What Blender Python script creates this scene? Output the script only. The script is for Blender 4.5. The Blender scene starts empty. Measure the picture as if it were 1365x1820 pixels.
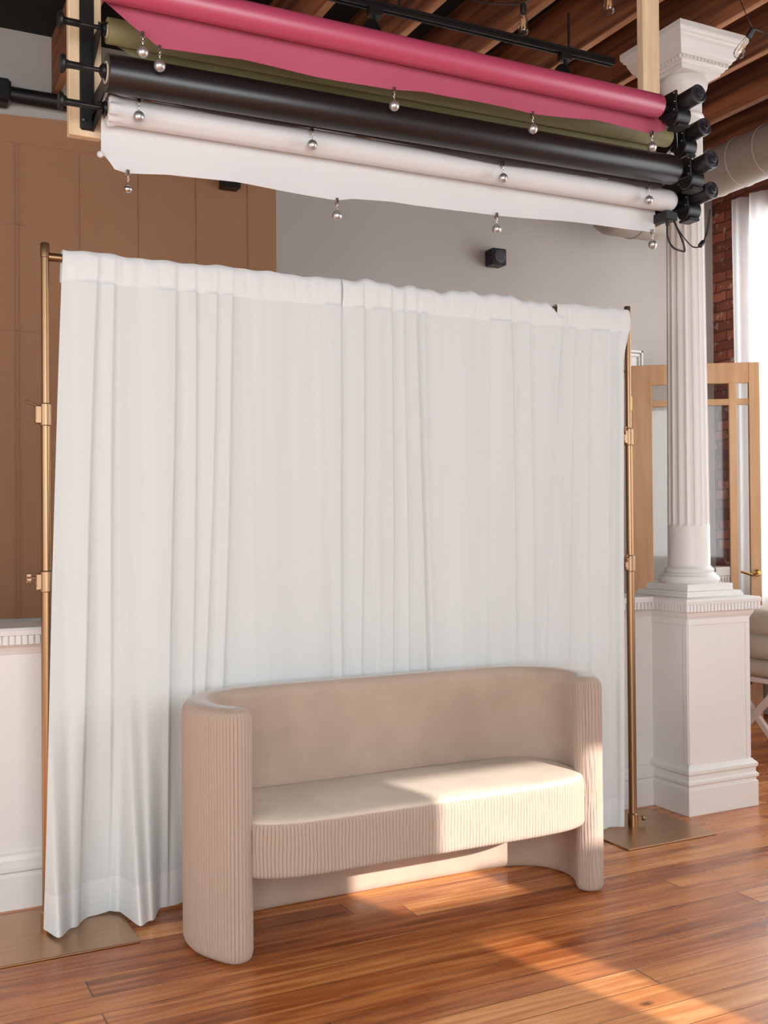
import bpy, bmesh, math, random
from mathutils import Vector, Matrix
from math import pi, sin, cos, sqrt, exp, floor

random.seed(7)
SC = bpy.context.scene
COL = SC.collection

# ------------------------------------------------------------------ camera
f_px = 1860.878
yaw, pit, roll = 0.465717585, 0.0109668657, -0.00811803879
fwd = Vector((sin(yaw) * cos(pit), cos(yaw) * cos(pit), sin(pit)))
rgt = Vector((cos(yaw), -sin(yaw), 0))
upv = rgt.cross(fwd)
r2 = rgt * cos(roll) + upv * sin(roll)
u2 = -rgt * sin(roll) + upv * cos(roll)
cam = bpy.data.cameras.new('camera')
cam.sensor_fit = 'VERTICAL'
cam.sensor_height = 36.0
cam.sensor_width = 27.0
cam.lens = f_px * 36.0 / 1820.0
cam.clip_start = 0.05
camo = bpy.data.objects.new('camera', cam)
COL.objects.link(camo)
M = Matrix(((r2.x, u2.x, -fwd.x, 0), (r2.y, u2.y, -fwd.y, 0), (r2.z, u2.z, -fwd.z, 1.4), (0, 0, 0, 1)))
camo.matrix_world = M
SC.camera = camo

# ------------------------------------------------------------------ view, world, lights
SC.view_settings.view_transform = 'Standard'
SC.view_settings.look = 'None'
SC.view_settings.exposure = -0.33
SC.view_settings.gamma = 1.0
SC.view_settings.use_curve_mapping = False
SC.cycles.use_denoising = True
SC.cycles.max_bounces = 10
SC.cycles.diffuse_bounces = 6
SC.cycles.transparent_max_bounces = 16
SC.cycles.sample_clamp_indirect = 6.0
SC.cycles.caustics_reflective = False
SC.cycles.caustics_refractive = False

W = bpy.data.worlds.new('daylight')
SC.world = W
W.use_nodes = True
W.node_tree.nodes['Background'].inputs[0].default_value = (0.86, 0.93, 1.0, 1)
W.node_tree.nodes['Background'].inputs[1].default_value = 2.0


def area(name, loc, rot, sx, sy, power, color=(1, 1, 1)):
    l = bpy.data.lights.new(name, 'AREA')
    l.shape = 'RECTANGLE'
    l.size, l.size_y = sx, sy
    l.energy = power
    l.color = color
    o = bpy.data.objects.new(name, l)
    o.location = loc
    o.rotation_euler = rot
    COL.objects.link(o)
    return o


# daylight in the window openings: behind the photographer, beside him, and behind the sheer
area('daylight_front_window', (-0.2, -2.3, 2.0), (pi / 2, 0, 0), 3.4, 2.3, 245, (0.94, 0.975, 1.0))
area('daylight_side_window', (5.98, 0.4, 2.15), (pi / 2, 0, pi / 2), 3.2, 2.6, 140, (0.94, 0.975, 1.0))
area('daylight_sheer_window', (6.05, 4.35, 2.25), (pi / 2, 0, pi / 2), 2.6, 2.7, 165, (0.95, 0.98, 1.0))
area('left_fill_light', (-2.62, 1.2, 2.0), (pi / 2, 0, -pi / 2), 2.6, 2.2, 60, (0.94, 0.975, 1.0))  # added fill lamp on the left, no window known there

sun = bpy.data.lights.new('sun', 'SUN')
sun.energy = 10.0
sun.angle = math.radians(0.55)
sun.color = (1.0, 0.93, 0.86)
suno = bpy.data.objects.new('sun', sun)
sdir = Vector((-0.25, 1.0, -0.42)).normalized()
suno.rotation_euler = sdir.to_track_quat('-Z', 'Y').to_euler()
COL.objects.link(suno)


# ------------------------------------------------------------------ materials
def S(*c):
    """sRGB 0-255 to linear RGBA"""
    o = []
    for v in c:
        v /= 255.0
        o.append(v / 12.92 if v <= 0.04045 else ((v + 0.055) / 1.055) ** 2.4)
    return (o[0], o[1], o[2], 1.0)


def mat(name, col, rough=0.6, metal=0.0, var=0.0, vscale=6.0, stretch=(1, 1, 1), bump=0.0, bscale=60.0,
        bstretch=(1, 1, 1), spec=0.5, sheen=0.0, col2=None, transl=0.0, transp=0.0, coat=0.0):
    m = bpy.data.materials.new(name)
    m.use_nodes = True
    nt = m.node_tree
    N, L = nt.nodes, nt.links
    p = N['Principled BSDF']
    p.inputs['Base Color'].default_value = col
    p.inputs['Roughness'].default_value = rough
    p.inputs['Metallic'].default_value = metal
    p.inputs['Specular IOR Level'].default_value = spec
    if sheen:
        p.inputs['Sheen Weight'].default_value = sheen
        p.inputs['Sheen Roughness'].default_value = 0.4
    if coat:
        p.inputs['Coat Weight'].default_value = coat
        p.inputs['Coat Roughness'].default_value = 0.15
    tc = N.new('ShaderNodeTexCoord')
    if var or col2:
        mp = N.new('ShaderNodeMapping')
        mp.inputs['Scale'].default_value = stretch
        L.new(tc.outputs['Object'], mp.inputs[0])
        nz = N.new('ShaderNodeTexNoise')
        nz.inputs['Scale'].default_value = vscale
        nz.inputs['Detail'].default_value = 5
        L.new(mp.outputs[0], nz.inputs['Vector'])
        cr = N.new('ShaderNodeValToRGB')
        c2 = col2 or tuple(min(1, c * (1 + var)) for c in col[:3]) + (1,)
        c1 = col if col2 else tuple(c * (1 - var) for c in col[:3]) + (1,)
        cr.color_ramp.elements[0].position = 0.35
        cr.color_ramp.elements[1].position = 0.68
        cr.color_ramp.elements[0].color = c1
        cr.color_ramp.elements[1].color = c2
        L.new(nz.outputs['Fac'], cr.inputs[0])
        L.new(cr.outputs[0], p.inputs['Base Color'])
    if bump:
        mp2 = N.new('ShaderNodeMapping')
        mp2.inputs['Scale'].default_value = bstretch
        L.new(tc.outputs['Object'], mp2.inputs[0])
        n2 = N.new('ShaderNodeTexNoise')
        n2.inputs['Scale'].default_value = bscale
        n2.inputs['Detail'].default_value = 4
        L.new(mp2.outputs[0], n2.inputs['Vector'])
        b = N.new('ShaderNodeBump')
        b.inputs['Strength'].default_value = bump
        b.inputs['Distance'].default_value = 0.004
        L.new(n2.outputs['Fac'], b.inputs['Height'])
        L.new(b.outputs[0], p.inputs['Normal'])
    out = N['Material Output']
    last = p.outputs[0]
    if transl:
        t = N.new('ShaderNodeBsdfTranslucent')
        t.inputs['Color'].default_value = col
        mx = N.new('ShaderNodeMixShader')
        mx.inputs[0].default_value = transl
        L.new(last, mx.inputs[1])
        L.new(t.outputs[0], mx.inputs[2])
        last = mx.outputs[0]
    if transp:
        t = N.new('ShaderNodeBsdfTransparent')
        mx = N.new('ShaderNodeMixShader')
        mx.inputs[0].default_value = transp
        L.new(last, mx.inputs[1])
        L.new(t.outputs[0], mx.inputs[2])
        last = mx.outputs[0]
    L.new(last, out.inputs[0])
    return m


def glass_mat(name, tint=(1, 1, 1, 1), refl=0.12):
    m = bpy.data.materials.new(name)
    m.use_nodes = True
    N, L = m.node_tree.nodes, m.node_tree.links
    N.remove(N['Principled BSDF'])
    g = N.new('ShaderNodeBsdfGlossy')
    g.inputs['Roughness'].default_value = 0.03
    t = N.new('ShaderNodeBsdfTransparent')
    t.inputs['Color'].default_value = tint
    lw = N.new('ShaderNodeLayerWeight')
    lw.inputs[0].default_value = 0.12
    ad = N.new('ShaderNodeMath')
    ad.operation = 'ADD'
    ad.inputs[1].default_value = refl
    L.new(lw.outputs['Fresnel'], ad.inputs[0])
    mx = N.new('ShaderNodeMixShader')
    L.new(ad.outputs[0], mx.inputs[0])
    L.new(t.outputs[0], mx.inputs[1])
    L.new(g.outputs[0], mx.inputs[2])
    L.new(mx.outputs[0], N['Material Output'].inputs[0])
    return m


def plank_mat():
    m = bpy.data.materials.new('worn_plank_floor')
    m.use_nodes = True
    N, L = m.node_tree.nodes, m.node_tree.links
    p = N['Principled BSDF']
    tc = N.new('ShaderNodeTexCoord')
    sx = N.new('ShaderNodeSeparateXYZ')
    L.new(tc.outputs['Object'], sx.inputs[0])

    def mth(op, a, b=None, c=None):
        n = N.new('ShaderNodeMath')
        n.operation = op
        for i, v in enumerate((a, b, c)):
            if v is None:
                continue
            if isinstance(v, (int, float)):
                n.inputs[i].default_value = v
            else:
                L.new(v, n.inputs[i])
        return n.outputs[0]
    PW, PL = 0.118, 3.1
    yr = mth('DIVIDE', sx.outputs['Y'], PW)
    row = mth('FLOOR', yr)
    fy = mth('FRACT', yr)
    wn = N.new('ShaderNodeTexWhiteNoise')
    wn.noise_dimensions = '1D'
    L.new(row, wn.inputs['W'])
    xs = mth('ADD', mth('DIVIDE', sx.outputs['X'], PL), mth('MULTIPLY', wn.outputs['Value'], 7.3))
    colm = mth('FLOOR', xs)
    fx = mth('FRACT', xs)
    cb = N.new('ShaderNodeCombineXYZ')
    L.new(row, cb.inputs[0])
    L.new(colm, cb.inputs[1])
    w2 = N.new('ShaderNodeTexWhiteNoise')
    w2.noise_dimensions = '3D'
    L.new(cb.outputs[0], w2.inputs['Vector'])
    # grain: stretched noise, shifted for every board
    mp = N.new('ShaderNodeMapping')
    mp.inputs['Scale'].default_value = (1.1, 16, 1)
    L.new(tc.outputs['Object'], mp.inputs[0])
    va = N.new('ShaderNodeVectorMath')
    va.operation = 'ADD'
    L.new(mp.outputs[0], va.inputs[0])
    cb2 = N.new('ShaderNodeCombineXYZ')
    L.new(mth('MULTIPLY', w2.outputs['Value'], 40), cb2.inputs[0])
    L.new(mth('MULTIPLY', w2.outputs['Value'], 13), cb2.inputs[2])
    L.new(cb2.outputs[0], va.inputs[1])
    nz = N.new('ShaderNodeTexNoise')
    nz.inputs['Scale'].default_value = 2.2
    nz.inputs['Detail'].default_value = 7
    nz.inputs['Distortion'].default_value = 0.6
    L.new(va.outputs[0], nz.inputs['Vector'])
    fac = mth('ADD', mth('MULTIPLY', w2.outputs['Value'], 0.40), mth('MULTIPLY', mth('SUBTRACT', nz.outputs['Fac'], 0.5), 1.05))
    fac = mth('ADD', fac, 0.25)
    cr = N.new('ShaderNodeValToRGB')
    e = cr.color_ramp.elements
    e[0].position, e[0].color = 0.0, S(92, 46, 23)
    e[1].position, e[1].color = 0.95, S(240, 184, 126)
    q = e.new(0.3)
    q.color = S(158, 88, 45)
    q = e.new(0.6)
    q.color = S(204, 132, 75)
    L.new(fac, cr.inputs[0])
    # knots
    mpk = N.new('ShaderNodeMapping')
    mpk.inputs['Scale'].default_value = (0.5, 1.0, 1)
    L.new(tc.outputs['Object'], mpk.inputs[0])
    vo = N.new('ShaderNodeTexVoronoi')
    vo.inputs['Scale'].default_value = 2.6
    L.new(mpk.outputs[0], vo.inputs['Vector'])
    kn = N.new('ShaderNodeMapRange')
    kn.inputs[1].default_value = 0.018
    kn.inputs[2].default_value = 0.045
    kn.inputs[3].default_value = 0.22
    kn.inputs[4].default_value = 1.0
    L.new(vo.outputs['Distance'], kn.inputs[0])
    # seams
    ey = mth('MINIMUM', fy, mth('SUBTRACT', 1.0, fy))
    ex = mth('MINIMUM', fx, mth('SUBTRACT', 1.0, fx))
    sy = N.new('ShaderNodeMapRange')
    sy.inputs[1].default_value = 0.006
    sy.inputs[2].default_value = 0.02
    sy.inputs[3].default_value = 0.3
    L.new(ey, sy.inputs[0])
    sxx = N.new('ShaderNodeMapRange')
    sxx.inputs[1].default_value = 0.0004
    sxx.inputs[2].default_value = 0.0013
    sxx.inputs[3].default_value = 0.3
    L.new(ex, sxx.inputs[0])
    seam = mth('MINIMUM', sy.outputs[0], sxx.outputs[0])
    dark = mth('MULTIPLY', seam, kn.outputs[0])
    mx = N.new('ShaderNodeMix')
    mx.data_type = 'RGBA'
    mx.blend_type = 'MULTIPLY'
    mx.inputs['Factor'].default_value = 1
    L.new(cr.outputs[0], mx.inputs['A'])
    L.new(dark, mx.inputs['B'])
    L.new(mx.outputs['Result'], p.inputs['Base Color'])
    # worn varnish
    n3 = N.new('ShaderNodeTexNoise')
    n3.inputs['Scale'].default_value = 3.0
    n3.inputs['Detail'].default_value = 6
    L.new(tc.outputs['Object'], n3.inputs['Vector'])
    rr = N.new('ShaderNodeMapRange')
    rr.inputs[1].default_value = 0.3
    rr.inputs[2].default_value = 0.7
    rr.inputs[3].default_value = 0.2
    rr.inputs[4].default_value = 0.36
    L.new(n3.outputs['Fac'], rr.inputs[0])
    L.new(rr.outputs[0], p.inputs['Roughness'])
    bp = N.new('ShaderNodeBump')
    bp.inputs['Strength'].default_value = 0.35
    bp.inputs['Distance'].default_value = 0.003
    hh = mth('ADD', seam, mth('MULTIPLY', nz.outputs['Fac'], 0.25))
    L.new(hh, bp.inputs['Height'])
    L.new(bp.outputs[0], p.inputs['Normal'])
    return m


def brick_mat():
    m = bpy.data.materials.new('old_red_brick')
    m.use_nodes = True
    N, L = m.node_tree.nodes, m.node_tree.links
    p = N['Principled BSDF']
    p.inputs['Roughness'].default_value = 0.9
    tc = N.new('ShaderNodeTexCoord')
    sx = N.new('ShaderNodeSeparateXYZ')
    L.new(tc.outputs['Object'], sx.inputs[0])
    cb = N.new('ShaderNodeCombineXYZ')
    L.new(sx.outputs['Y'], cb.inputs[0])
    L.new(sx.outputs['Z'], cb.inputs[1])
    nzv = N.new('ShaderNodeTexNoise')
    nzv.inputs['Scale'].default_value = 9
    L.new(tc.outputs['Object'], nzv.inputs['Vector'])
    sc = N.new('ShaderNodeVectorMath')
    sc.operation = 'SCALE'
    sc.inputs['Scale'].default_value = 0.03
    L.new(nzv.outputs['Color'], sc.inputs[0])
    ad = N.new('ShaderNodeVectorMath')
    L.new(cb.outputs[0], ad.inputs[0])
    L.new(sc.outputs[0], ad.inputs[1])
    b = N.new('ShaderNodeTexBrick')
    b.inputs['Scale'].default_value = 1
    b.inputs['Brick Width'].default_value = 0.21
    b.inputs['Row Height'].default_value = 0.075
    b.inputs['Mortar Size'].default_value = 0.006
    b.inputs['Mortar Smooth'].default_value = 0.3
    b.inputs['Color1'].default_value = S(176, 104, 80)
    b.inputs['Color2'].default_value = S(112, 60, 48)
    b.inputs['Mortar'].default_value = S(92, 58, 48)
    L.new(ad.outputs[0], b.inputs['Vector'])
    nz = N.new('ShaderNodeTexNoise')
    nz.inputs['Scale'].default_value = 14
    L.new(tc.outputs['Object'], nz.inputs['Vector'])
    rm = N.new('ShaderNodeMapRange')
    rm.inputs[1].default_value = 0.62
    rm.inputs[2].default_value = 0.74
    rm.inputs[3].default_value = 0.0
    rm.inputs[4].default_value = 0.7
    L.new(nz.outputs['Fac'], rm.inputs[0])
    mx = N.new('ShaderNodeMix')
    mx.data_type = 'RGBA'
    L.new(rm.outputs[0], mx.inputs['Factor'])
    L.new(b.outputs['Color'], mx.inputs['A'])
    mx.inputs['B'].default_value = S(205, 190, 178)
    L.new(mx.outputs['Result'], p.inputs['Base Color'])
    bp = N.new('ShaderNodeBump')
    bp.inputs['Strength'].default_value = 0.6
    bp.inputs['Distance'].default_value = 0.01
    bp.invert = True
    L.new(b.outputs['Fac'], bp.inputs['Height'])
    L.new(bp.outputs[0], p.inputs['Normal'])
    return m


MT = {}
MT['floor'] = plank_mat()
MT['brick'] = brick_mat()
MT['grey_wall'] = mat('grey_wall_paint', S(180, 174, 167), 0.85, var=0.02, vscale=1.2, bump=0.06, bscale=40)
MT['white_wall'] = mat('white_wall_paint', S(226, 222, 216), 0.8, bump=0.05, bscale=40)
MT['paint'] = mat('white_gloss_paint', S(224, 221, 216), 0.42, var=0.012, vscale=3, bump=0.04, bscale=25)
MT['black_deck'] = mat('black_ceiling_paint', S(20, 20, 20), 0.9)
MT['joist'] = mat('old_fir_joist', S(92, 52, 33), 0.75, vscale=1.4, stretch=(9, 0.7, 14), col2=S(166, 104, 66), bump=0.3, bscale=8, bstretch=(9, .6, 12))
MT['joist_edge'] = mat('tan_fir_edge', S(150, 98, 64), 0.75, vscale=1.6, stretch=(12, 1.0, 14), col2=S(196, 144, 102))  # paler tan than the joist sides
MT['pine'] = mat('pale_pine', S(214, 184, 146), 0.6, vscale=2.0, stretch=(14, 14, 1), col2=S(236, 210, 172))
MT['black_metal'] = mat('black_metal', S(20, 19, 20), 0.38, spec=0.5)
MT['black_plastic'] = mat('black_plastic', S(16, 16, 17), 0.42)
MT['chrome'] = mat('chrome_metal', S(200, 196, 190), 0.18, metal=1.0)
MT['silver'] = mat('satin_silver', S(186, 183, 180), 0.36, metal=0.85)
MT['brass'] = mat('brushed_champagne_brass', S(158, 126, 94), 0.38, metal=1.0, var=0.06, vscale=5, stretch=(1, 1, 0.15))
MT['brass_fit'] = mat('satin_brass_fitting', S(164, 134, 104), 0.42, metal=0.9)
MT['plate'] = mat('brushed_bronze_plate', S(190, 152, 118), 0.34, metal=1.0, var=0.05, vscale=9, stretch=(0.4, 5, 1))
MT['linen'] = mat('white_linen', S(216, 219, 217), 0.9, var=0.035, vscale=9, stretch=(1, 1, 0.03), transl=0.10, transp=0.02, bump=0.25, bscale=260, bstretch=(1, 1, 0.35), spec=0.1, sheen=0.1)
MT['linen_hem'] = mat('white_linen_doubled', S(225, 226, 224), 0.9, transl=0.12, bump=0.25, bscale=260, bstretch=(1, 1, 0.35), spec=0.1, sheen=0.1)
MT['sheer'] = mat('white_sheer', S(245, 245, 244), 0.9, transl=0.62, transp=0.1, spec=0.05)
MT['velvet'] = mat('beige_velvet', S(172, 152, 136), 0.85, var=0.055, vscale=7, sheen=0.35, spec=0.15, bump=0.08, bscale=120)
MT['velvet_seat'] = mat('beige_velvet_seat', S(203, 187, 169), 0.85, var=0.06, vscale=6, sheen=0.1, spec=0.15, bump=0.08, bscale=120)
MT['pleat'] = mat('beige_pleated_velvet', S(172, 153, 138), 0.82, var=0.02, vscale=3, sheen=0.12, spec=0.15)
MT['pink'] = mat('raspberry_paper', S(170, 61, 90), 0.42, var=0.02, vscale=2, spec=0.9)
MT['pink_sheet'] = mat('raspberry_paper_sheet', S(166, 77, 97), 0.6, var=0.03, vscale=3, spec=0.3)
MT['olive'] = mat('olive_paper', S(136, 126, 84), 0.6, var=0.04, vscale=3)
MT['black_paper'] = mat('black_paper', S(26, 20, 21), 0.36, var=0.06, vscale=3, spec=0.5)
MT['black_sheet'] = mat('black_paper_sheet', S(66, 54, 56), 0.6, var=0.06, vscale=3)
MT['white_paper'] = mat('white_paper', S(204, 203, 202), 0.65, var=0.01, vscale=3, bump=0.05, bscale=12)
MT['core'] = mat('paper_core', S(196, 180, 160), 0.8)
MT['kraft'] = mat('brown_canvas', S(166, 122, 90), 0.85, var=0.06, vscale=1.1, bump=0.2, bscale=6)
MT['oak'] = mat('honey_oak', S(188, 142, 98), 0.45, vscale=2, stretch=(7, 7, 0.6), col2=S(208, 164, 120))
MT['glass'] = glass_mat('door_glass', (0.93, 0.93, 0.92, 1), 0.015)
MT['bulb_glass'] = glass_mat('bulb_glass', (0.97, 0.96, 0.95, 1), 0.06)
MT['filament'] = mat('amber_filament', S(230, 190, 130), 0.4)
MT['duct'] = mat('painted_duct', S(150, 136, 125), 0.5, var=0.02, vscale=2)
MT['canvas'] = mat('natural_canvas', S(196, 184, 166), 0.9, var=0.04, vscale=8, bump=0.3, bscale=150)
MT['whitewash'] = mat('whitewashed_wood', S(226, 212, 206), 0.6)
MT['gold'] = mat('polished_brass', S(214, 176, 106), 0.2, metal=1.0)
MT['bracket_white'] = mat('white_plastic', S(232, 230, 226), 0.4)


# ------------------------------------------------------------------ mesh helpers
OFF = {}


def obj(name, bm, m, parent=None, smooth=False, **kw):
    off = OFF.get(parent, Vector((0, 0, 0))) if parent else Vector((0, 0, 0))
    if parent and off.length:
        bmesh.ops.translate(bm, verts=bm.verts, vec=-off)
    bmesh.ops.recalc_face_normals(bm, faces=bm.faces)
    me = bpy.data.meshes.new(name)
    bm.to_mesh(me)
    bm.free()
    if smooth is True:
        for p in me.polygons:
            p.use_smooth = True
    me.materials.append(m)
    o = bpy.data.objects.new(name, me)
    COL.objects.link(o)
    if smooth == 'auto':
        for p in me.polygons:
            p.use_smooth = True
        me.set_sharp_from_angle(angle=math.radians(35))
    if parent:
        o.parent = parent
        OFF[o] = off
    for k, v in kw.items():
        o[k] = v
    return o


def thing(name, label, cat, loc=(0, 0, 0), group=None):
    o = bpy.data.objects.new(name, None)
    o.empty_display_size = 0.1
    o.location = loc
    COL.objects.link(o)
    o['label'] = label
    o['category'] = cat
    if group:
        o['group'] = group
    OFF[o] = Vector(loc)
    return o


def struct(name, bm, m, parent=None, smooth=False):
    o = obj(name, bm, m, parent, smooth)
    if not parent:
        o['kind'] = 'structure'
    return o


def tag(o, label, cat, group=None):
    o['label'] = label
    o['category'] = cat
    if group:
        o['group'] = group
    return o


def box(bm, x0, x1, y0, y1, z0, z1, bev=0.0, rot=None, seg=1):
    b = bmesh.new()
    vs = [b.verts.new((x, y, z)) for x in (x0, x1) for y in (y0, y1) for z in (z0, z1)]
    for q in ((0, 1, 3, 2), (4, 6, 7, 5), (0, 4, 5, 1), (2, 3, 7, 6), (0, 2, 6, 4), (1, 5, 7, 3)):
        b.faces.new([vs[i] for i in q])
    if bev:
        bmesh.ops.bevel(b, geom=b.edges[:], offset=bev, segments=seg, profile=0.5, affect='EDGES')
    if rot:
        bmesh.ops.transform(b, verts=b.verts, matrix=rot)
    merge(bm, b)


def merge(bm, b):
    me = bpy.data.meshes.new('tmp')
    b.to_mesh(me)
    b.free()
    bm.from_mesh(me)
    bpy.data.meshes.remove(me)


def frame_from(d):
    d = Vector(d).normalized()
    a = Vector((0, 0, 1)) if abs(d.z) < 0.9 else Vector((1, 0, 0))
    u = d.cross(a).normalized()
    return u, d.cross(u).normalized(), d


def lathe(bm, prof, origin=(0, 0, 0), axis=(0, 0, 1), n=32, rfun=None):
    """prof: (radius, distance along axis); closes the ends"""
    u, v, d = frame_from(axis)
    o = Vector(origin)
    rings = []
    for r, h in prof:
        if r < 1e-6:
            rings.append([bm.verts.new(o + d * h)])
            continue
        ring = []
        for k in range(n):
            a = 2 * pi * k / n
            rr = rfun(r, h, a) if rfun else r
            ring.append(bm.verts.new(o + d * h + (u * cos(a) + v * sin(a)) * rr))
        rings.append(ring)
    for a, b in zip(rings, rings[1:]):
        for k in range(n):
            k2 = (k + 1) % n
            if len(a) == 1 and len(b) == 1:
                continue
            if len(a) == 1:
                bm.faces.new((a[0], b[k], b[k2]))
            elif len(b) == 1:
                bm.faces.new((a[k], b[0], a[k2]))
            else:
                bm.faces.new((a[k], a[k2], b[k2], b[k]))
    if len(rings[0]) > 1:
        bm.faces.new(rings[0][::-1])
    if len(rings[-1]) > 1:
        bm.faces.new(rings[-1])


def cyl(bm, p0, p1, r, n=20, r1=None):
    p0, p1 = Vector(p0), Vector(p1)
    lathe(bm, [(r, 0), (r if r1 is None else r1, (p1 - p0).length)], p0, p1 - p0, n)


def sphere(bm, c, r, n=20, sz=1.0):
    prof = [(r * sin(pi * k / 12), -r * sz * cos(pi * k / 12)) for k in range(13)]
    prof[0] = (0, -r * sz)
    prof[-1] = (0, r * sz)
    lathe(bm, prof, c, (0, 0, 1), n)


def smooth_path(pts, n=8):
    pts = [Vector(p) for p in pts]
    out = []
    P = [pts[0]] + pts + [pts[-1]]
    for i in range(1, len(P) - 2):
        for k in range(n):
            t = k / n
            a, b, c, d = P[i - 1], P[i], P[i + 1], P[i + 2]
            out.append(0.5 * (2 * b + (c - a) * t + (2 * a - 5 * b + 4 * c - d) * t * t + (3 * b - a - 3 * c + d) * t ** 3))
    out.append(pts[-1])
    return out


def tube(bm, pts, r, n=8, path=8):
    P = smooth_path(pts, path) if path else [Vector(p) for p in pts]
    rings = []
    pu = None
    for i, p in enumerate(P):
        d = (P[min(i + 1, len(P) - 1)] - P[max(i - 1, 0)]).normalized()
        if pu is None:
            u, v, _ = frame_from(d)
        else:
            u = (pu - d * pu.dot(d)).normalized()
            v = d.cross(u)
        pu = u
        rings.append([bm.verts.new(p + (u * cos(2 * pi * k / n) + v * sin(2 * pi * k / n)) * r) for k in range(n)])
    for a, b in zip(rings, rings[1:]):
        for k in range(n):
            bm.faces.new((a[k], a[(k + 1) % n], b[(k + 1) % n], b[k]))
    bm.faces.new(rings[0][::-1])
    bm.faces.new(rings[-1])


def sq_prof(bm, cx, cy, prof):
    """stack of square rings: (half width, z)"""
    rings = []
    for h, z in prof:
        rings.append([bm.verts.new((cx + a * h, cy + b * h, z)) for a, b in ((-1, -1), (1, -1), (1, 1), (-1, 1))])
    for a, b in zip(rings, rings[1:]):
        for k in range(4):
            bm.faces.new((a[k], a[(k + 1) % 4], b[(k + 1) % 4], b[k]))
    bm.faces.new(rings[0][::-1])
    bm.faces.new(rings[-1])


def extrude_prof(bm, prof, x0, x1, closed=True):
    """profile of (y, z) run along x"""
    a = [bm.verts.new((x0, y, z)) for y, z in prof]
    b = [bm.verts.new((x1, y, z)) for y, z in prof]
    n = len(prof)
    for k in range(n):
        bm.faces.new((a[k], a[(k + 1) % n], b[(k + 1) % n], b[k]))
    bm.faces.new(a[::-1])
    bm.faces.new(b)


def holed_wall(bm, axis, c0, c1, a0, a1, z0, z1, holes):
    """wall slab between c0..c1 on axis ('x' or 'y'), spanning a0..a1 along the other; holes (a0,a1,z0,z1)"""
    As = sorted({a0, a1, *[h[0] for h in holes], *[h[1] for h in holes]})
    Zs = sorted({z0, z1, *[h[2] for h in holes], *[h[3] for h in holes]})
    for i in range(len(As) - 1):
        for j in range(len(Zs) - 1):
            am, zm = (As[i] + As[i + 1]) / 2, (Zs[j] + Zs[j + 1]) / 2
            if any(h[0] < am < h[1] and h[2] < zm < h[3] for h in holes):
                continue
            if axis == 'x':
                box(bm, c0, c1, As[i], As[i + 1], Zs[j], Zs[j + 1])
            else:
                box(bm, As[i], As[i + 1], c0, c1, Zs[j], Zs[j + 1])


def lerp(a, b, t):
    return a + (b - a) * t


def interp(pts, x):
    """piecewise smooth interpolation through (x, y) points"""
    if x <= pts[0][0]:
        return pts[0][1]
    for (xa, ya), (xb, yb) in zip(pts, pts[1:]):
        if x <= xb:
            t = (x - xa) / (xb - xa)
            t = t * t * (3 - 2 * t)
            return ya + (yb - ya) * t
    return pts[-1][1]


# ------------------------------------------------------------------ room shell
XL, XR, YF, YB, ZC = -2.5, 5.845, -2.2, 6.0, 4.12
b = bmesh.new()
box(b, XL - .2, XR + .3, YF - .3, YB + .2, -0.12, 0.0)
struct('floor', b, MT['floor'])
b = bmesh.new()
box(b, XL - .2, XR + .3, YF - .3, YB + .2, ZC, ZC + 0.1)
struct('ceiling', b, MT['black_deck'])
b = bmesh.new()
box(b, XL - .2, XR + .3, YB, YB + .15, 0, ZC)
struct('wall_back', b, MT['grey_wall'])
b = bmesh.new()
holed_wall(b, 'x', XL - .2, XL, YF - .3, YB, 0, ZC, [(-.15, 2.55, .85, 3.15)])  # opening cut for the added left fill lamp
struct('wall_left', b, MT['white_wall'])
b = bmesh.new()
holed_wall(b, 'x', XR, XR + .28, YF - .3, YB, 0, ZC, [(3.1, 5.62, 0.85, 3.62), (-1.2, 2.0, 0.85, 3.45)])
for yy in (2.95, -1.35):      # unseen fins added outside to keep the sun out of these windows
    box(b, XR + .28, XR + 1.5, yy - .2, yy, 0, ZC)
struct('wall_right', b, MT['brick'])
b = bmesh.new()
holed_wall(b, 'y', YF - .03, YF, XL, XR, 0, ZC,
           [(-1.95, 1.55, 0.8, 3.2), (3.115, 3.66, 2.33, 2.82), (3.66, 3.97, 2.45, 2.82), (3.14, 3.33, 1.40, 2.19)])  # small unseen openings shaped to throw the sun patches
struct('wall_front', b, MT['white_wall'])
# frame of the sheer window
b = bmesh.new()
for y0, y1, z0, z1 in ((3.1, 3.16, .85, 3.62), (5.56, 5.62, .85, 3.62), (3.1, 5.62, .85, .91), (3.1, 5.62, 3.56, 3.62), (4.32, 4.38, .9, 3.6), (3.1, 5.62, 2.2, 2.25)):
    box(b, XR + .12, XR + .18, y0, y1, z0, z1)
struct('window_1', b, MT['paint'])

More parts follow.
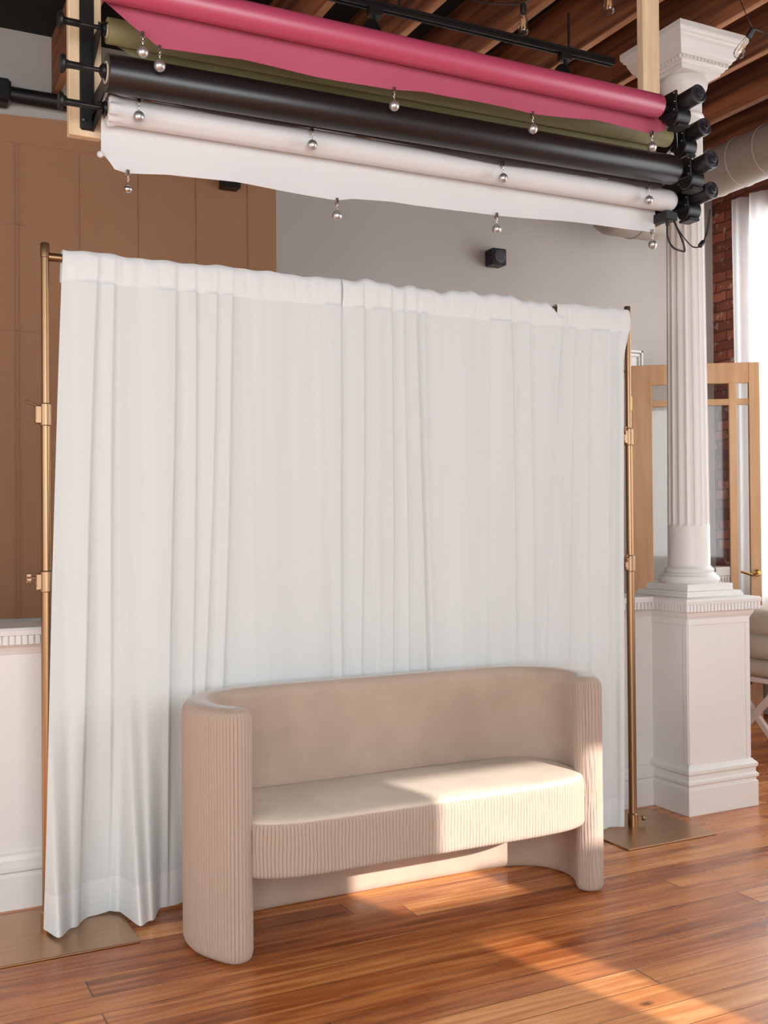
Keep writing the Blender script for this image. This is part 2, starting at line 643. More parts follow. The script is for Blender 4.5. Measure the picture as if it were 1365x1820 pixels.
# ------------------------------------------------------------------ ceiling joists
joist_labels = {
    1.01: 'rough brown ceiling joist above the left end of the paper rolls',
    1.524: 'brown ceiling joist hidden mostly by the raised pink roll',
    1.970: 'leftmost ceiling joist showing above the pink roll, with a tan lower edge',
    2.420: 'second brown ceiling joist from the left above the pink roll',
    2.870: 'brown ceiling joist with a knotty side just left of the hanging edison bulb',
    3.320: 'brown ceiling joist that meets the pale post, behind the right end of the black track',
    3.765: 'brown ceiling joist that rests on the white capital of the column',
    4.180: 'brown ceiling joist passing just right of the white capital',
    4.625: 'dark ceiling joist with an orange lower edge, between the capital and the grey duct',
    5.070: 'dark reddish ceiling joist directly over the grey duct',
}
for xr, lab in joist_labels.items():
    bj = bmesh.new()
    box(bj, xr - .042, xr, -0.6, YB - 0.002, 3.8, ZC - .001, 0.004)
    jo = obj('ceiling_joist', bj, MT['joist'])
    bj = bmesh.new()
    box(bj, xr - .041, xr - .001, -0.6, YB - 0.002, 3.796, 3.802, 0.001)  # thin bottom face in a paler tan than the joist
    obj('lower_edge', bj, MT['joist_edge'], jo)
    tag(jo, lab, 'joist', 'ceiling joists')

# ------------------------------------------------------------------ low wall with moulded cap
b = bmesh.new()
box(b, XL, 3.55, 4.065, 4.21, 0, 0.93)
lw = struct('wall_low', b, MT['paint'])
b = bmesh.new()
extrude_prof(b, [(4.07, 0), (4.04, 0), (4.04, .118), (4.046, .124), (4.046, .132), (4.036, .14), (4.036, .152), (4.045, .16), (4.045, .178), (4.05, .195), (4.058, .2), (4.07, .205)], XL, 3.56)
bo = obj('baseboard', b, MT['paint'], lw)
b = bmesh.new()
extrude_prof(b, [(4.075, .925), (4.06, .93), (4.055, .94), (4.045, .955), (4.03, .965), (4.022, 0.968), (4.022, 1.0), (4.008, 1.003), (4.005, 1.02), (4.012, 1.03), (4.26, 1.03), (4.26, 1.0), (4.2, .93)], XL, 3.56)
x = -0.5
while x < 3.5:
    box(b, x, x + .0165, 4.008, 4.026, .970, 1.002)
    x += .0225
co = obj('cornice', b, MT['paint'], lw)

# ------------------------------------------------------------------ column on its pedestal
CX, CY = 3.73, 4.015
colm = thing('fluted_column', 'white fluted column on a square pedestal at the end of the low wall', 'column', (CX, CY, 0))
b = bmesh.new()
sq_prof(b, CX, CY, [(.2, 0.02), (.2, .95)])
for a0, a1, z0, z1 in ((-.199, -.17, .24, .9), (.17, .199, .24, .9), (-.199, .199, .9, .93)):
    box(b, CX + a0, CX + a1, CY - .204, CY - .198, z0, z1, .002)
    box(b, CX - .204, CX - .198, CY + a0, CY + a1, z0, z1, .002)
obj('pedestal', b, MT['paint'], colm)
b = bmesh.new()
sq_prof(b, CX, CY, [(.224, 0.001), (.224, .122), (.217, .128), (.217, .138), (.226, .146), (.226, .158), (.216, .168), (.216, .186), (.224, .196), (.224, .21), (.212, .222), (.204, .232)])
obj('baseboard', b, MT['paint'], colm)
b = bmesh.new()
sq_prof(b, CX, CY, [(.2, .92), (.206, .935), (.212, .945), (.218, .962), (.228, .97), (.228, 1.0), (.24, 1.003), (.242, 1.018), (.236, 1.028), (.182, 1.034), (.182, 1.042), (.176, 1.05), (.168, 1.056)])
for k in range(22):
    t = -.236 + k * .0217
    box(b, CX + t, CX + t + .0165, CY - .238, CY - .226, .968, 1.002)
    box(b, CX - .238, CX - .226, CY + t, CY + t + .0165, .968, 1.002)
obj('cornice', b, MT['paint'], colm)
b = bmesh.new()
sq_prof(b, CX, CY, [(.176, 1.05), (.176, 1.058), (.147, 1.06), (.147, 1.092)])
lathe(b, [(.138, 1.09), (.146, 1.102), (.148, 1.114), (.143, 1.126), (.132, 1.132), (.13, 1.138), (.124, 1.144), (.118, 1.147), (.122, 1.155), (.12, 1.163), (.112, 1.168), (.106, 1.176)], (CX, CY, 0), n=64)
obj('base_moulding', b, MT['paint'], colm, smooth='auto')
NF = 16


def flute(r, h, a):
    e = min(1.0, max(0.0, (h - 1.375) / .02)) * min(1.0, max(0.0, (3.33 - h) / .02))
    t = (a / (2 * pi) * NF) % 1.0
    w = .37
    d = abs(t - .5)
    if d < w and e > 0:
        return r - .0085 * sqrt(max(0, 1 - (d / w) ** 2)) * sqrt(e)
    return r


prof = []
zs = [1.165, 1.25, 1.374] + [1.375 + .02 * k / 5 for k in range(6)] + [1.42 + k * .19 for k in range(10)] + [3.30] + [3.31 + .02 * k / 5 for k in range(6)] + [3.34, 3.42]
for z in zs:
    prof.append((lerp(.1035, .089, (z - 1.17) / 2.25), z))
b = bmesh.new()
lathe(b, prof, (CX, CY, 0), n=NF * 12, rfun=flute)
obj('shaft', b, MT['paint'], colm, smooth='auto')
b = bmesh.new()
lathe(b, [(.085, 3.41), (.094, 3.415), (.098, 3.425), (.094, 3.436), (.088, 3.44), (.088, 3.52), (.094, 3.53), (.102, 3.545), (.114, 3.57), (.118, 3.59), (.116, 3.606), (.11, 3.618), (.1, 3.625)], (CX, CY, 0), n=64)
obj('neck', b, MT['paint'], colm, smooth='auto')
b = bmesh.new()
sq_prof(b, CX, CY, [(.125, 3.62), (.127, 3.636), (.139, 3.638), (.142, 3.648), (.152, 3.652), (.154, 3.668), (.163, 3.67), (.168, 3.683), (.178, 3.69), (.196, 3.728), (.2, 3.742), (.21, 3.748), (.212, 3.756), (.219, 3.764), (.222, 3.772), (.222, 3.798)])
for k in range(13):
    t = -.15 + k * .0236
    box(b, CX + t, CX + t + .012, CY - .163, CY - .15, 3.653, 3.668)
    box(b, CX - .163, CX - .15, CY + t, CY + t + .012, 3.653, 3.668)
obj('capital', b, MT['paint'], colm)

# ------------------------------------------------------------------ back wall: brown canvas, pipe, boxes, square trim
KX0, KX1 = -2.3, 2.29
b = bmesh.new()
n = 40
zt = lambda x: 3.645 + (x - .69) * .05
v0 = []
for side in (YB - .006, YB - .001):
    row = []
    for i in range(n + 1):
        x = lerp(KX0, KX1, i / n)
        row.append((b.verts.new((x, side, 0.9)), b.verts.new((x, side, zt(x)))))
    v0.append(row)
for i in range(n):
    b.faces.new((v0[0][i][0], v0[0][i + 1][0], v0[0][i + 1][1], v0[0][i][1]))
    b.faces.new((v0[1][i][0], v0[1][i][1], v0[1][i + 1][1], v0[1][i + 1][0]))
    b.faces.new((v0[0][i][1], v0[0][i + 1][1], v0[1][i + 1][1], v0[1][i][1]))
b.faces.new((v0[0][0][0], v0[0][0][1], v0[1][0][1], v0[1][0][0]))
b.faces.new((v0[0][n][0], v0[1][n][0], v0[1][n][1], v0[0][n][1]))
# seams standing a little proud
for xs_, za, zb in ((.775, .9, 3.5), (.797, .9, 3.49), (1.12, .9, 3.48), (1.45, .9, 3.62), (1.79, .9, 3.62), (2.11, .9, 3.62), (.4, .9, 3.5), (.05, .9, 3.5), (-.4, .9, 3.5)):
    box(b, xs_ - .003, xs_ + .003, YB - .0095, YB - .005, za, zb)
for xa, xb, z, sl in ((KX0, 1.45, 3.50, 0), (.3, 1.12, 3.05, 0.0), (.3, .97, 2.47, 0), (.3, .79, 1.99, 0), (.8, 1.12, 1.97, 0), (.8, 1.2, 1.41, 0), (2.0, 2.28, 2.95, 0), (1.12, 1.45, 2.6, 0)):
    za = z - sl * (.3 - xa)
    box(b, xa, xb, YB - .0095, YB - .005, z - .003, z + .003)
kr = obj('canvas_panel', b, MT['kraft'])
tag(kr, 'brown seamed canvas sheet covering the left of the back wall', 'canvas')

b = bmesh.new()
cyl(b, (-1.5, 5.93, 3.735), (1.9, 5.93, 3.735), .042, 20)
pr_ = obj('screen_case', b, MT['black_plastic'], smooth='auto')
tag(pr_, 'long black round case along the back wall above the brown canvas', 'screen')
b = bmesh.new()
box(b, .62, .74, 5.87, 5.99, 3.67, 3.80, .015)
obj('bracket', b, MT['black_plastic'], pr_)

spk = thing('wall_speaker', 'small black cube speaker on the grey wall right of centre', 'speaker', (3.835, 5.94, 3.18), 'small black boxes on the back wall')
b = bmesh.new()
box(b, 3.785, 3.895, 5.885, 5.985, 3.125, 3.235, .006)
obj('cabinet', b, MT['black_plastic'], spk)
b = bmesh.new()
lathe(b, [(.04, 0), (.043, .006), (.036, .008), (.012, .003), (0, .006)], (3.84, 5.886, 3.18), (0, -1, 0), 28)
obj('cone', b, mat('speaker_grey', S(60, 58, 58), .5), spk, smooth='auto')
b = bmesh.new()
box(b, 3.82, 3.86, 5.98, 6.0, 3.16, 3.2)
obj('bracket', b, MT['black_metal'], spk)
spk = thing('wall_speaker', 'black box on the brown canvas, peeking out under the white paper sheet', 'speaker', (1.98, 5.94, 3.45), 'small black boxes on the back wall')
b = bmesh.new()
box(b, 1.925, 2.035, 5.9, 5.985, 3.395, 3.5, .005)
obj('cabinet', b, MT['black_plastic'], spk)
b = bmesh.new()
box(b, 1.96, 2.0, 5.98, 5.998, 3.43, 3.47)
obj('bracket', b, MT['black_metal'], spk)

b = bmesh.new()
for k, (h, d) in enumerate(((.075, .012), (.052, .02), (.03, .012))):
    pass
for hh, ww, d in ((.085, .018, .016), (.05, .014, .022)):
    for a0, a1, c0, c1 in ((-hh, hh, hh - ww, hh), (-hh, hh, -hh, -hh + ww), (-hh, -hh + ww, -hh, hh), (hh - ww, hh, -hh, hh)):
        box(b, 5.06 + a0, 5.06 + a1, YB - d, YB, 2.565 + c0, 2.565 + c1, .003)
box(b, 5.0, 5.12, YB - .008, YB, 2.505, 2.625)
tag(obj('square_frame', b, MT['paint']), 'small white square moulded frame on the grey wall above the oak door', 'frame')

# grey duct: a run along the window wall and a header on the back wall
dt = thing('air_duct', 'large grey round ventilation duct under the joists at the right', 'duct', (4.74, 3.0, 3.55))
b = bmesh.new()
prof = []
y = 0.6
R0 = .147
while y < 5.4:
    for dy, rr in ((0, R0), (.012, R0), (.016, R0 + .005), (.022, R0 + .005), (.026, R0)):
        prof.append((rr, y + dy))
    y += .21
lathe(b, prof, (4.74, 0, 3.55), (0, 1, 0), 48)
obj('round_duct', b, MT['duct'], dt, smooth='auto')
b = bmesh.new()
prof = [(0.0, 0), (.08, .004), (.14, .03), (.175, .07), (.19, .11), (.19, .3), (.195, .305), (.195, .315), (.19, .32), (.19, .46), (.18, .52), (.14, .57), (.07, .6), (0, .605)]
lathe(b, prof, (4.44, 5.6, 3.53), (1, 0, 0), 48)
obj('header_duct', b, MT['duct'], dt, smooth='auto')

# corner dado under the brick
b = bmesh.new()
sq_prof(b, 5.72, 5.87, [(.1, 0), (.1, .92), (.115, .95), (.115, .99), (.125, 1.0), (.125, 1.05), (.118, 1.06)])
for k in range(9):
    box(b, 5.605 + k * .026, 5.619 + k * .026, 5.745, 5.757, .955, .985)
tag(obj('corner_pedestal', b, MT['paint']), 'short white pedestal with dentils in the brick corner behind the glazed door', 'pedestal')

# ------------------------------------------------------------------ sheer curtain at the window
b = bmesh.new()
ny, nz = 260, 12
rows = []
for j in range(nz + 1):
    z = lerp(3.76, 0.02, j / nz)
    row = []
    for i in range(ny + 1):
        y = lerp(2.9, 5.76, i / ny)
        x = 5.775 + .022 * sin(y * 34 + .6 * sin(y * 9)) + .012 * sin(y * 71 + 1) + .006 * sin(y * 13 + j * .5)
        row.append(b.verts.new((x, y, z)))
    rows.append(row)
for j in range(nz):
    for i in range(ny):
        b.faces.new((rows[j][i], rows[j][i + 1], rows[j + 1][i + 1], rows[j + 1][i]))
tag(obj('sheer_curtain', b, MT['sheer'], smooth=True), 'bright white sheer curtain at the window on the right', 'curtain')

# ------------------------------------------------------------------ glazed oak door standing across the corner
P0, P1 = Vector((4.985, 5.93, 0)), Vector((5.70, 5.415, 0))
DW = (P1 - P0).length
dx = (P1 - P0).normalized()
dn = Vector((-dx.y, dx.x, 0))
if dn.y > 0:
    dn = -dn
DM = Matrix(((dx.x, dn.x, 0, P0.x), (dx.y, dn.y, 0, P0.y), (0, 0, 1, 0), (0, 0, 0, 1)))
door = thing('glazed_door', 'tall honey oak door with clear glass panes standing behind the column', 'door', tuple(P0))


def dbox(bm, s0, s1, z0, z1, t0=-.02, t1=.02, bev=.003):
    box(bm, s0, s1, t0, t1, z0, z1, bev, DM)


HT = 2.52
b = bmesh.new()
dbox(b, 0, .14, 0.004, HT)
dbox(b, DW - .075, DW, 0.004, HT)
dbox(b, .138, DW - .073, HT - .145, HT, -.019, .019)
dbox(b, .138, DW - .073, 0.004, .24, -.019, .019)
obj('frame', b, MT['oak'], door)
b = bmesh.new()
dbox(b, .138, DW - .073, HT - .30, HT - .255, -.015, .015)
dbox(b, .67, .725, .23, HT - .14, -.016, .016)
obj('glazing_bars', b, MT['oak'], door)
for s0, s1, z0, z1 in ((.14, .67, HT - .26, HT - .145), (.725, DW - .075, HT - .26, HT - .145), (.14, .67, .24, HT - .30), (.725, DW - .075, .24, HT - .30)):
    b = bmesh.new()
    dbox(b, s0 + .001, s1 - .001, z0 + .001, z1 - .001, -.003, .003, 0)
    obj('glass_pane', b, MT['glass'], door)
b = bmesh.new()
hz = 1.03
q = lambda s, t, z: DM @ Vector((s, t, z))
lathe(b, [(.026, 0), (.026, .008), (.012, .012), (.012, .05)], q(DW - .035, .02, hz), dn, 20)
tube(b, [q(DW - .035, .066, hz), q(DW - .07, .07, hz - .012), q(DW - .12, .066, hz + .002), q(DW - .15, .066, hz + .012)], .009, 10)
obj('lever_handle', b, MT['gold'], door, smooth='auto', label='brass lever handle')
for z in (.3, 1.3, 2.2):
    b = bmesh.new()
    dbox(b, -.004, .002, z, z + .1, -.022, .022, .001)
    obj('hinge', b, MT['gold'], door)

# ------------------------------------------------------------------ canvas chair with crossed legs
BX0, BX1, BY0, BY1 = 4.80, 5.42, 4.42, 4.92
bench = thing('folding_chair', 'white crossed leg seat with pale canvas cushions beside the pedestal', 'chair', (5.1, 4.67, 0))
b = bmesh.new()
box(b, BX0, BX1, BY0, BY0 + .035, .425, .465, .004)
box(b, BX0, BX1, BY1 - .035, BY1, .425, .465, .004)
box(b, BX0, BX0 + .03, BY0, BY1, .43, .46, .004)
box(b, BX1 - .03, BX1, BY0, BY1, .43, .46, .004)
obj('seat_frame', b, MT['whitewash'], bench)
for xx in (BX0 + .02, BX1 - .05):
    for s in (1, -1):
        b = bmesh.new()
        y0, y1 = (BY0 + .03, BY1 - .03) if s > 0 else (BY1 - .03, BY0 + .03)
        d = Vector((0, y1 - y0, .43))
        ang = math.atan2(d.z, d.y)
        R = Matrix.Translation((xx + (.032 if s > 0 else 0), y0, 0.0)) @ Matrix.Rotation(ang, 4, 'X')
        box(b, 0, .028, .012, d.length, -.02, .02, .003, R)
        obj('leg', b, MT['whitewash'], bench)


def soft_box(bm, x0, x1, y0, y1, z0, z1, bev, puff=.02, seed=0):
    t = bmesh.new()
    box(t, x0, x1, y0, y1, z0, z1)
    bmesh.ops.bevel(t, geom=t.edges[:], offset=bev, segments=4, profile=.5, affect='EDGES')
    bmesh.ops.subdivide_edges(t, edges=[e for e in t.edges if e.calc_length() > .05], cuts=6, use_grid_fill=True)
    c = Vector(((x0 + x1) / 2, (y0 + y1) / 2, (z0 + z1) / 2))
    h = Vector(((x1 - x0) / 2, (y1 - y0) / 2, (z1 - z0) / 2))
    rnd = random.Random(seed)
    ph = [rnd.uniform(0, 6) for _ in range(3)]
    for v in t.verts:
        u = Vector([(v.co[i] - c[i]) / h[i] for i in range(3)])
        w = [max(0, 1 - u[i] ** 2) for i in range(3)]
        v.co.z += puff * u.z * w[0] * w[1] + .004 * sin(v.co.x * 23 + ph[0]) * w[0]
        v.co.y += puff * u.y * w[0] * w[2] + .005 * sin(v.co.z * 40 + ph[1])
        v.co.x += puff * u.x * w[1] * w[2] + .004 * sin(v.co.z * 33 + ph[2])
    merge(bm, t)


b = bmesh.new()
soft_box(b, BX0 - .01, BX1 + .01, BY0 - .01, BY1 + .01, .468, .56, .035, .012, 1)
obj('seat_cushion', b, MT['canvas'], bench, smooth=True)
b = bmesh.new()
soft_box(b, BX0 + .02, BX1 - .02, BY0 + .06, BY1 - .06, .565, .72, .045, .02, 2)
soft_box(b, BX0 + .01, BX1 - .01, BY0 + .05, BY1 - .05, .71, .865, .045, .014, 3)
obj('back_cushion', b, MT['canvas'], bench, smooth=True)

# ------------------------------------------------------------------ backdrop stand
st = thing('backdrop_stand', 'champagne brass backdrop stand with two poles, crossbar and flat base plates', 'stand', (1.885, 3.8, 0))
PX = (0.588, 3.176)
PY = 3.80
for i, px in enumerate(PX):
    x0 = (.345, 2.923)[i]
    b = bmesh.new()
    box(b, x0, x0 + .50, 3.525, 3.985, 0.001, .007, .0015)
    obj('base_plate', b, MT['plate'], st)
    b = bmesh.new()
    cyl(b, (px, PY, .006), (px, PY, 1.2), .0185, 24)
    cyl(b, (px, PY, 1.19), (px, PY, 1.8), .0165, 24)
    cyl(b, (px, PY, 1.79), (px, PY, 2.36), .0138, 24)
    lathe(b, [(.0138, 2.34), (.016, 2.342), (.016, 2.388), (.0135, 2.392)], (px, PY, 0), n=24)
    obj('pole', b, MT['brass'], st, smooth='auto')
    for z0, z1, kind in ((1.17, 1.245, 'knob' if i == 0 else 'lever'), (1.75, 1.83, 'lever')):
        b = bmesh.new()
        r = .023 if z0 < 1.5 else .021
        lathe(b, [(r - .003, z0), (r, z0 + .003), (r, z1 - .004), (r - .005, z1)], (px, PY, 0), n=28)
        sx_ = -1
        box(b, px - .036, px - .012, PY - .012, PY + .012, z0 + .008, z1 - .01, .003)
        colr = obj('collar', b, MT['brass_fit'], st, smooth='auto')
        b = bmesh.new()
        if kind == 'knob':
            cyl(b, (px - .03, PY, z0 + .05), (px - .052, PY, z0 + .05), .005, 10)
            for k in range(4):
                a = k * pi / 2 + .4
                box(b, px - .068, px - .05, PY - .007 + .011 * cos(a), PY + .007 + .011 * cos(a), z0 + .05 - .007 + .011 * sin(a), z0 + .05 + .007 + .011 * sin(a), .003)
            cyl(b, (px - .068, PY, z0 + .05), (px - .05, PY, z0 + .05), .011, 12)
        else:
            tube(b, [(px - .03, PY - .004, z1 - .012), (px - .05, PY - .016, z1 - .004), (px - .07, PY - .022, z1 + .002)] if i == 0 else
                 [(px - .03, PY - .012, z1 - .028), (px - .04, PY - .02, z1 - .008), (px - .034, PY - .026, z1 + .004)], .006, 8)
        obj('clamp_' + kind, b, MT['brass_fit'], colr, smooth='auto')
        b = bmesh.new()
        cyl(b, (px - .03, PY - .016, z0 + .016), (px - .03, PY + .014, z0 + .016), .006, 10)
        obj('clamp_pin', b, MT['brass_fit'], colr, smooth='auto')
    b = bmesh.new()
    lathe(b, [(.023, .006), (.023, .058), (.0185, .064)], (px, PY, 0), n=28)
    sl = obj('sleeve', b, MT['brass'], st, smooth='auto')
    b = bmesh.new()
    cyl(b, (px + .02, PY - .008, .036), (px + .042, PY - .012, .036), .005, 10)
    lathe(b, [(.0, 0), (.012, .002), (.013, .012), (.0, .014)], (px + .042, PY - .012, .036), (1, -.3, 0), 8)
    obj('wing_screw', b, MT['brass_fit'], sl, smooth='auto')
b = bmesh.new()
cyl(b, (PX[0], PY, 2.345), (PX[1], PY, 2.345), .0115, 20)
for px, s in ((PX[0], 1), (PX[1], -1)):
    cyl(b, (px + s * .012, PY, 2.345), (px + s * .06, PY, 2.345), .0145, 20)
obj('crossbar', b, MT['brass'], st, smooth='auto')


# ------------------------------------------------------------------ linen backdrop panels on the crossbar
def hash01(k):
    return (sin(k * 127.1 + 3.7) * 43758.5453) % 1.0


def curtain_panel(label, xt0, xt1, xb0, xb1, y_top, folds, hem_pts, top_wave, nx, hem=True, sag=None, seed=0, pull=0.0):
    """folds: (x at the hem band, x at z=0.87, amplitude top, amplitude low, side, width)"""
    th = thing('linen_panel', label, 'curtain', ((xt0 + xt1) / 2, y_top, 2.35), 'white linen panels on the brass stand')
    ZT, ZH = 2.368, 2.262
    zs_ = [2.372, 2.366, 2.355, 2.34, 2.32, 2.30, 2.28, 2.264] + [lerp(2.262, 0.014, k / 70) for k in range(71)]
    rnd = random.Random(seed)
    ph = [rnd.uniform(0, 6.28) for _ in range(8)]
    P = []
    for z in zs_:
        v = (2.37 - z) / 2.36
        vf = (2.25 - z) / (2.25 - .87)
        row = []
        for i in range(nx + 1):
            u = i / nx
            x = lerp(lerp(xt0, xt1, u), lerp(xb0, xb1, u), max(0, v) ** .9)
            if pull:
                x -= pull * u ** 6 * max(0, min(1, (2.275 - z) / .13))
            y = y_top
            # folds
            d_sum = 0
            for fx0, fx1, a0, a1, side, wid in folds:
                fx = lerp(fx0, fx1, vf) + .006 * sin(z * 2.3 + fx0 * 9)
                dd = (x - fx) * side
                amp = lerp(a0, a1, min(1, max(0, vf)))
                if z > 2.262:
                    amp *= .55
                if dd < 0:
                    g = exp(-(dd / wid) ** 2)
                else:
                    g = exp(-(dd / .010) ** 2)
                d_sum += 1.35 * amp * g
            y -= d_sum
            # slow undulation and fine crinkle
            y += .006 * sin(x * 17 + ph[0] + .4 * z) * (0.3 + .7 * v) + .0010 * sin(x * 61 + ph[1] + .9 * sin(z * 1.7)) + .0005 * sin(x * 130 + z * 3 + ph[2])
            # gathered rod pocket
            if z > 2.262:
                y = min(y, 3.7815)
                if pull and u < .2:
                    y = max(y, 3.780)
                if sag and not pull and u > .88:
                    y = min(y, 3.772)
                k = (z - 2.262) / .11
                y -= (.002 + .006 * abs(sin(x * 47 + ph[3]))) * sin(pi * min(1, k))
                if k > .8:
                    y = lerp(y, 3.79, max(0, (k - .9)) * 6)
            if hem_pts and v > .3:
                w = ((v - .3) / .7) ** 3.4
                y = lerp(y, y_top + (interp(hem_pts, x) - y_top) + (y - y_top) * .5, w)
            zz = z
            if z > 2.31:
                zz += top_wave * (.35 * sin(x * 29 + ph[4]) + .3 * sin(x * 63 + ph[5]) + .35 * sin(x * 11 + ph[6]))
            if sag and z > 2.262:
                zz -= sag(x) * (z - 2.262) / .11
            if z < .3:
                zz += .004 * sin(x * 25 + ph[7])
            row.append((x, y, zz))
        P.append(row)
    nh = 8

    def part(name, r0, r1, m, dy=0.0):
        bm = bmesh.new()
        vs = [[bm.verts.new((p[0], p[1] + dy, p[2])) for p in P[r]] for r in range(r0, r1 + 1)]
        for j in range(len(vs) - 1):
            for i in range(nx):
                bm.faces.new((vs[j][i], vs[j][i + 1], vs[j + 1][i + 1], vs[j + 1][i]))
        return bm
    hd = part('header', 0, nh, MT['linen_hem'])
    # the back of the rod pocket
    vs = [[hd.verts.new((p[0], 3.816, p[2])) for p in P[r]] for r in (0, nh)]
    top = [hd.verts.new((p[0], p[1], p[2])) for p in P[0]]
    for i in range(nx):
        hd.faces.new((vs[0][i], vs[0][i + 1], vs[1][i + 1], vs[1][i]))
        hd.faces.new((vs[0][i], vs[0][i + 1], top[i + 1], top[i]))
    obj('rod_pocket', hd, MT['linen_hem'], th, smooth=True)
    hr = len(zs_) - 5
    obj('drape', part('drape', nh, hr, None), MT['linen'], th, smooth=True)
    obj('bottom_hem', part('hem', hr, len(zs_) - 1, None), MT['linen_hem'], th, smooth=True)
    return th


curtain_panel('white linen panel at the left, its hem flaring over the left base plate',
              .645, 1.78, .566, 1.80, 3.778,
              [(.76, .707, .012, .022, 1, .06), (.818, .80, .010, .012, 1, .05), (1.037, 1.014, .012, .022, 1, .07),
               (1.115, 1.10, .012, .014, 1, .035), (1.20, 1.146, .012, .016, 1, .035), (1.262, 1.21, .012, .016, 1, .03),
               (1.64, 1.665, .009, .014, -1, .05), (1.70, 1.698, .010, .014, 1, .03)],
              [(.56, 3.765), (.60, 3.655), (.66, 3.74), (.74, 3.82), (.80, 3.83), (.83, 3.80), (.868, 3.625), (.915, 3.67), (.985, 3.80), (1.03, 3.78), (1.08, 3.80), (1.2, 3.785), (1.8, 3.785)],
              .006, 420, seed=3)
curtain_panel('white linen panel in the middle with a tight cluster of gathers',
              1.72, 2.795, 1.70, 2.62, 3.772,
              [(1.80, 1.785, .012, .014, 1, .03), (1.86, 1.85, .010, .012, -1, .03), (1.93, 1.915, .014, .016, 1, .04), (1.99, 1.99, .012, .014, 1, .025), (2.05, 2.07, .012, .016, 1, .03), (2.085, 2.10, .010, .012, -1, .03),
               (2.41, 2.40, .008, .012, -1, .05), (2.50, 2.52, .012, .012, 1, .05), (2.60, 2.60, .010, .014, 1, .05)],
              None, .014, 380, sag=lambda x: .006 * max(0, (x - 2.6) / .15) + .034 * min(1.2, max(0, (x - 2.705) / .06)), seed=5)
curtain_panel('narrow white linen panel at the right end beside the right pole',
              2.768, 3.172, 2.56, 3.14, 3.781,
              [(2.86, 2.80, .006, .01, 1, .06), (2.95, 2.93, .005, .009, -1, .07), (3.04, 3.02, .010, .012, 1, .06), (3.10, 3.09, .006, .012, -1, .03)],
              [(2.5, 3.785), (2.9, 3.785), (3.03, 3.80), (3.08, 3.785), (3.15, 3.772)], .004, 240,
              sag=lambda x: .004 * max(0, (2.83 - x) / .05), seed=9, pull=.036)


# ------------------------------------------------------------------ loveseat
def resample(pts, step):
    out = [Vector(pts[0])]
    acc = 0
    for a, c in zip(pts, pts[1:]):
        a, c = Vector(a), Vector(c)
        L = (c - a).length
        t = step - acc
        while t <= L:
            out.append(a + (c - a) * (t / L))
            t += step
        acc = (acc + L) % step if L + acc >= step else acc + L
    return out


SXC = 1.787
cl_right = [(SXC, 3.652), (2.10, 3.652), (2.28, 3.648), (2.40, 3.622), (2.495, 3.56), (2.547, 3.46), (2.548, 3.36), (2.515, 3.275), (2.488, 3.232)]
cl = [(2 * SXC - x, y, 0) for x, y in cl_right[:0:-1]] + [(x, y, 0) for x, y in cl_right]
cl = smooth_path(cl, 24)
cl = resample(cl, .002)
TH = .052
# outline: outer offset, round tip, inner offset
nrm = []
for i, p in enumerate(cl):
    d = (cl[min(i + 3, len(cl) - 1)] - cl[max(i - 3, 0)]).normalized()
    nrm.append(Vector((-d.y, d.x, 0)))      # left of travel (left tip -> back -> right tip): outer side
outer = [p + n_ * TH for p, n_ in zip(cl, nrm)]
inner = [p - n_ * TH for p, n_ in zip(cl, nrm)]


def tip(c, n0, d, k=22):
    return [c + n0 * (TH * cos(a)) + d * (TH * .9 * sin(a)) for a in [pi * j / k for j in range(1, k)]]


d1 = (cl[-1] - cl[-4]).normalized()
d0 = (cl[0] - cl[3]).normalized()
loop = outer + tip(cl[-1], nrm[-1], d1) + inner[::-1] + tip(cl[0], -nrm[0], d0)
nO = len(outer)
loop = [Vector(p) for p in loop]
# resample the closed loop evenly, remembering which stretch is pleated
cum = [0]
for a, c in zip(loop, loop[1:] + loop[:1]):
    cum.append(cum[-1] + (c - a).length)
TOT = cum[-1]
L_outer = cum[nO - 1]
tip_len = pi * TH * .95
NS = int(TOT / .0011)
pts, nor, arc = [], [], []
j = 0
ext = loop + [loop[0]]
for k in range(NS):
    s = TOT * k / NS
    while cum[j + 1] < s:
        j += 1
    t = (s - cum[j]) / max(1e-9, cum[j + 1] - cum[j])
    pts.append(ext[j].lerp(ext[j + 1], t))
    arc.append(s)
for k in range(NS):
    d = (pts[(k + 2) % NS] - pts[k - 2]).normalized()
    nor.append(Vector((-d.y, d.x, 0)))
PITCH = .0125


def pleat(t):
    t %= 1.0
    if t < .12:
        return t / .12
    if t > .86:
        return (1 - t) / .14
    return 1 - .14 * sin(pi * (t - .12) / .74)


def pleated(s):
    return s <= L_outer + tip_len * .86 or s >= TOT - tip_len * .86


def rib(s, z):
    if s > TOT - tip_len:
        s -= TOT
    w = 0.0
    if s > L_outer - .16:      # the right arm's pleats wander
        w = .0042 * sin(z * 11 + s * 60) + .003 * sin(z * 27 + s * 90)
    return pleat((s + w) / PITCH) * .0065


def pl_mask(s):
    e1 = L_outer + tip_len * .86
    e0 = TOT - tip_len * .86
    if s <= e1:
        return min(1, (e1 - s) / .008)
    if s >= e0:
        return min(1, (s - e0) / .008)
    return 0


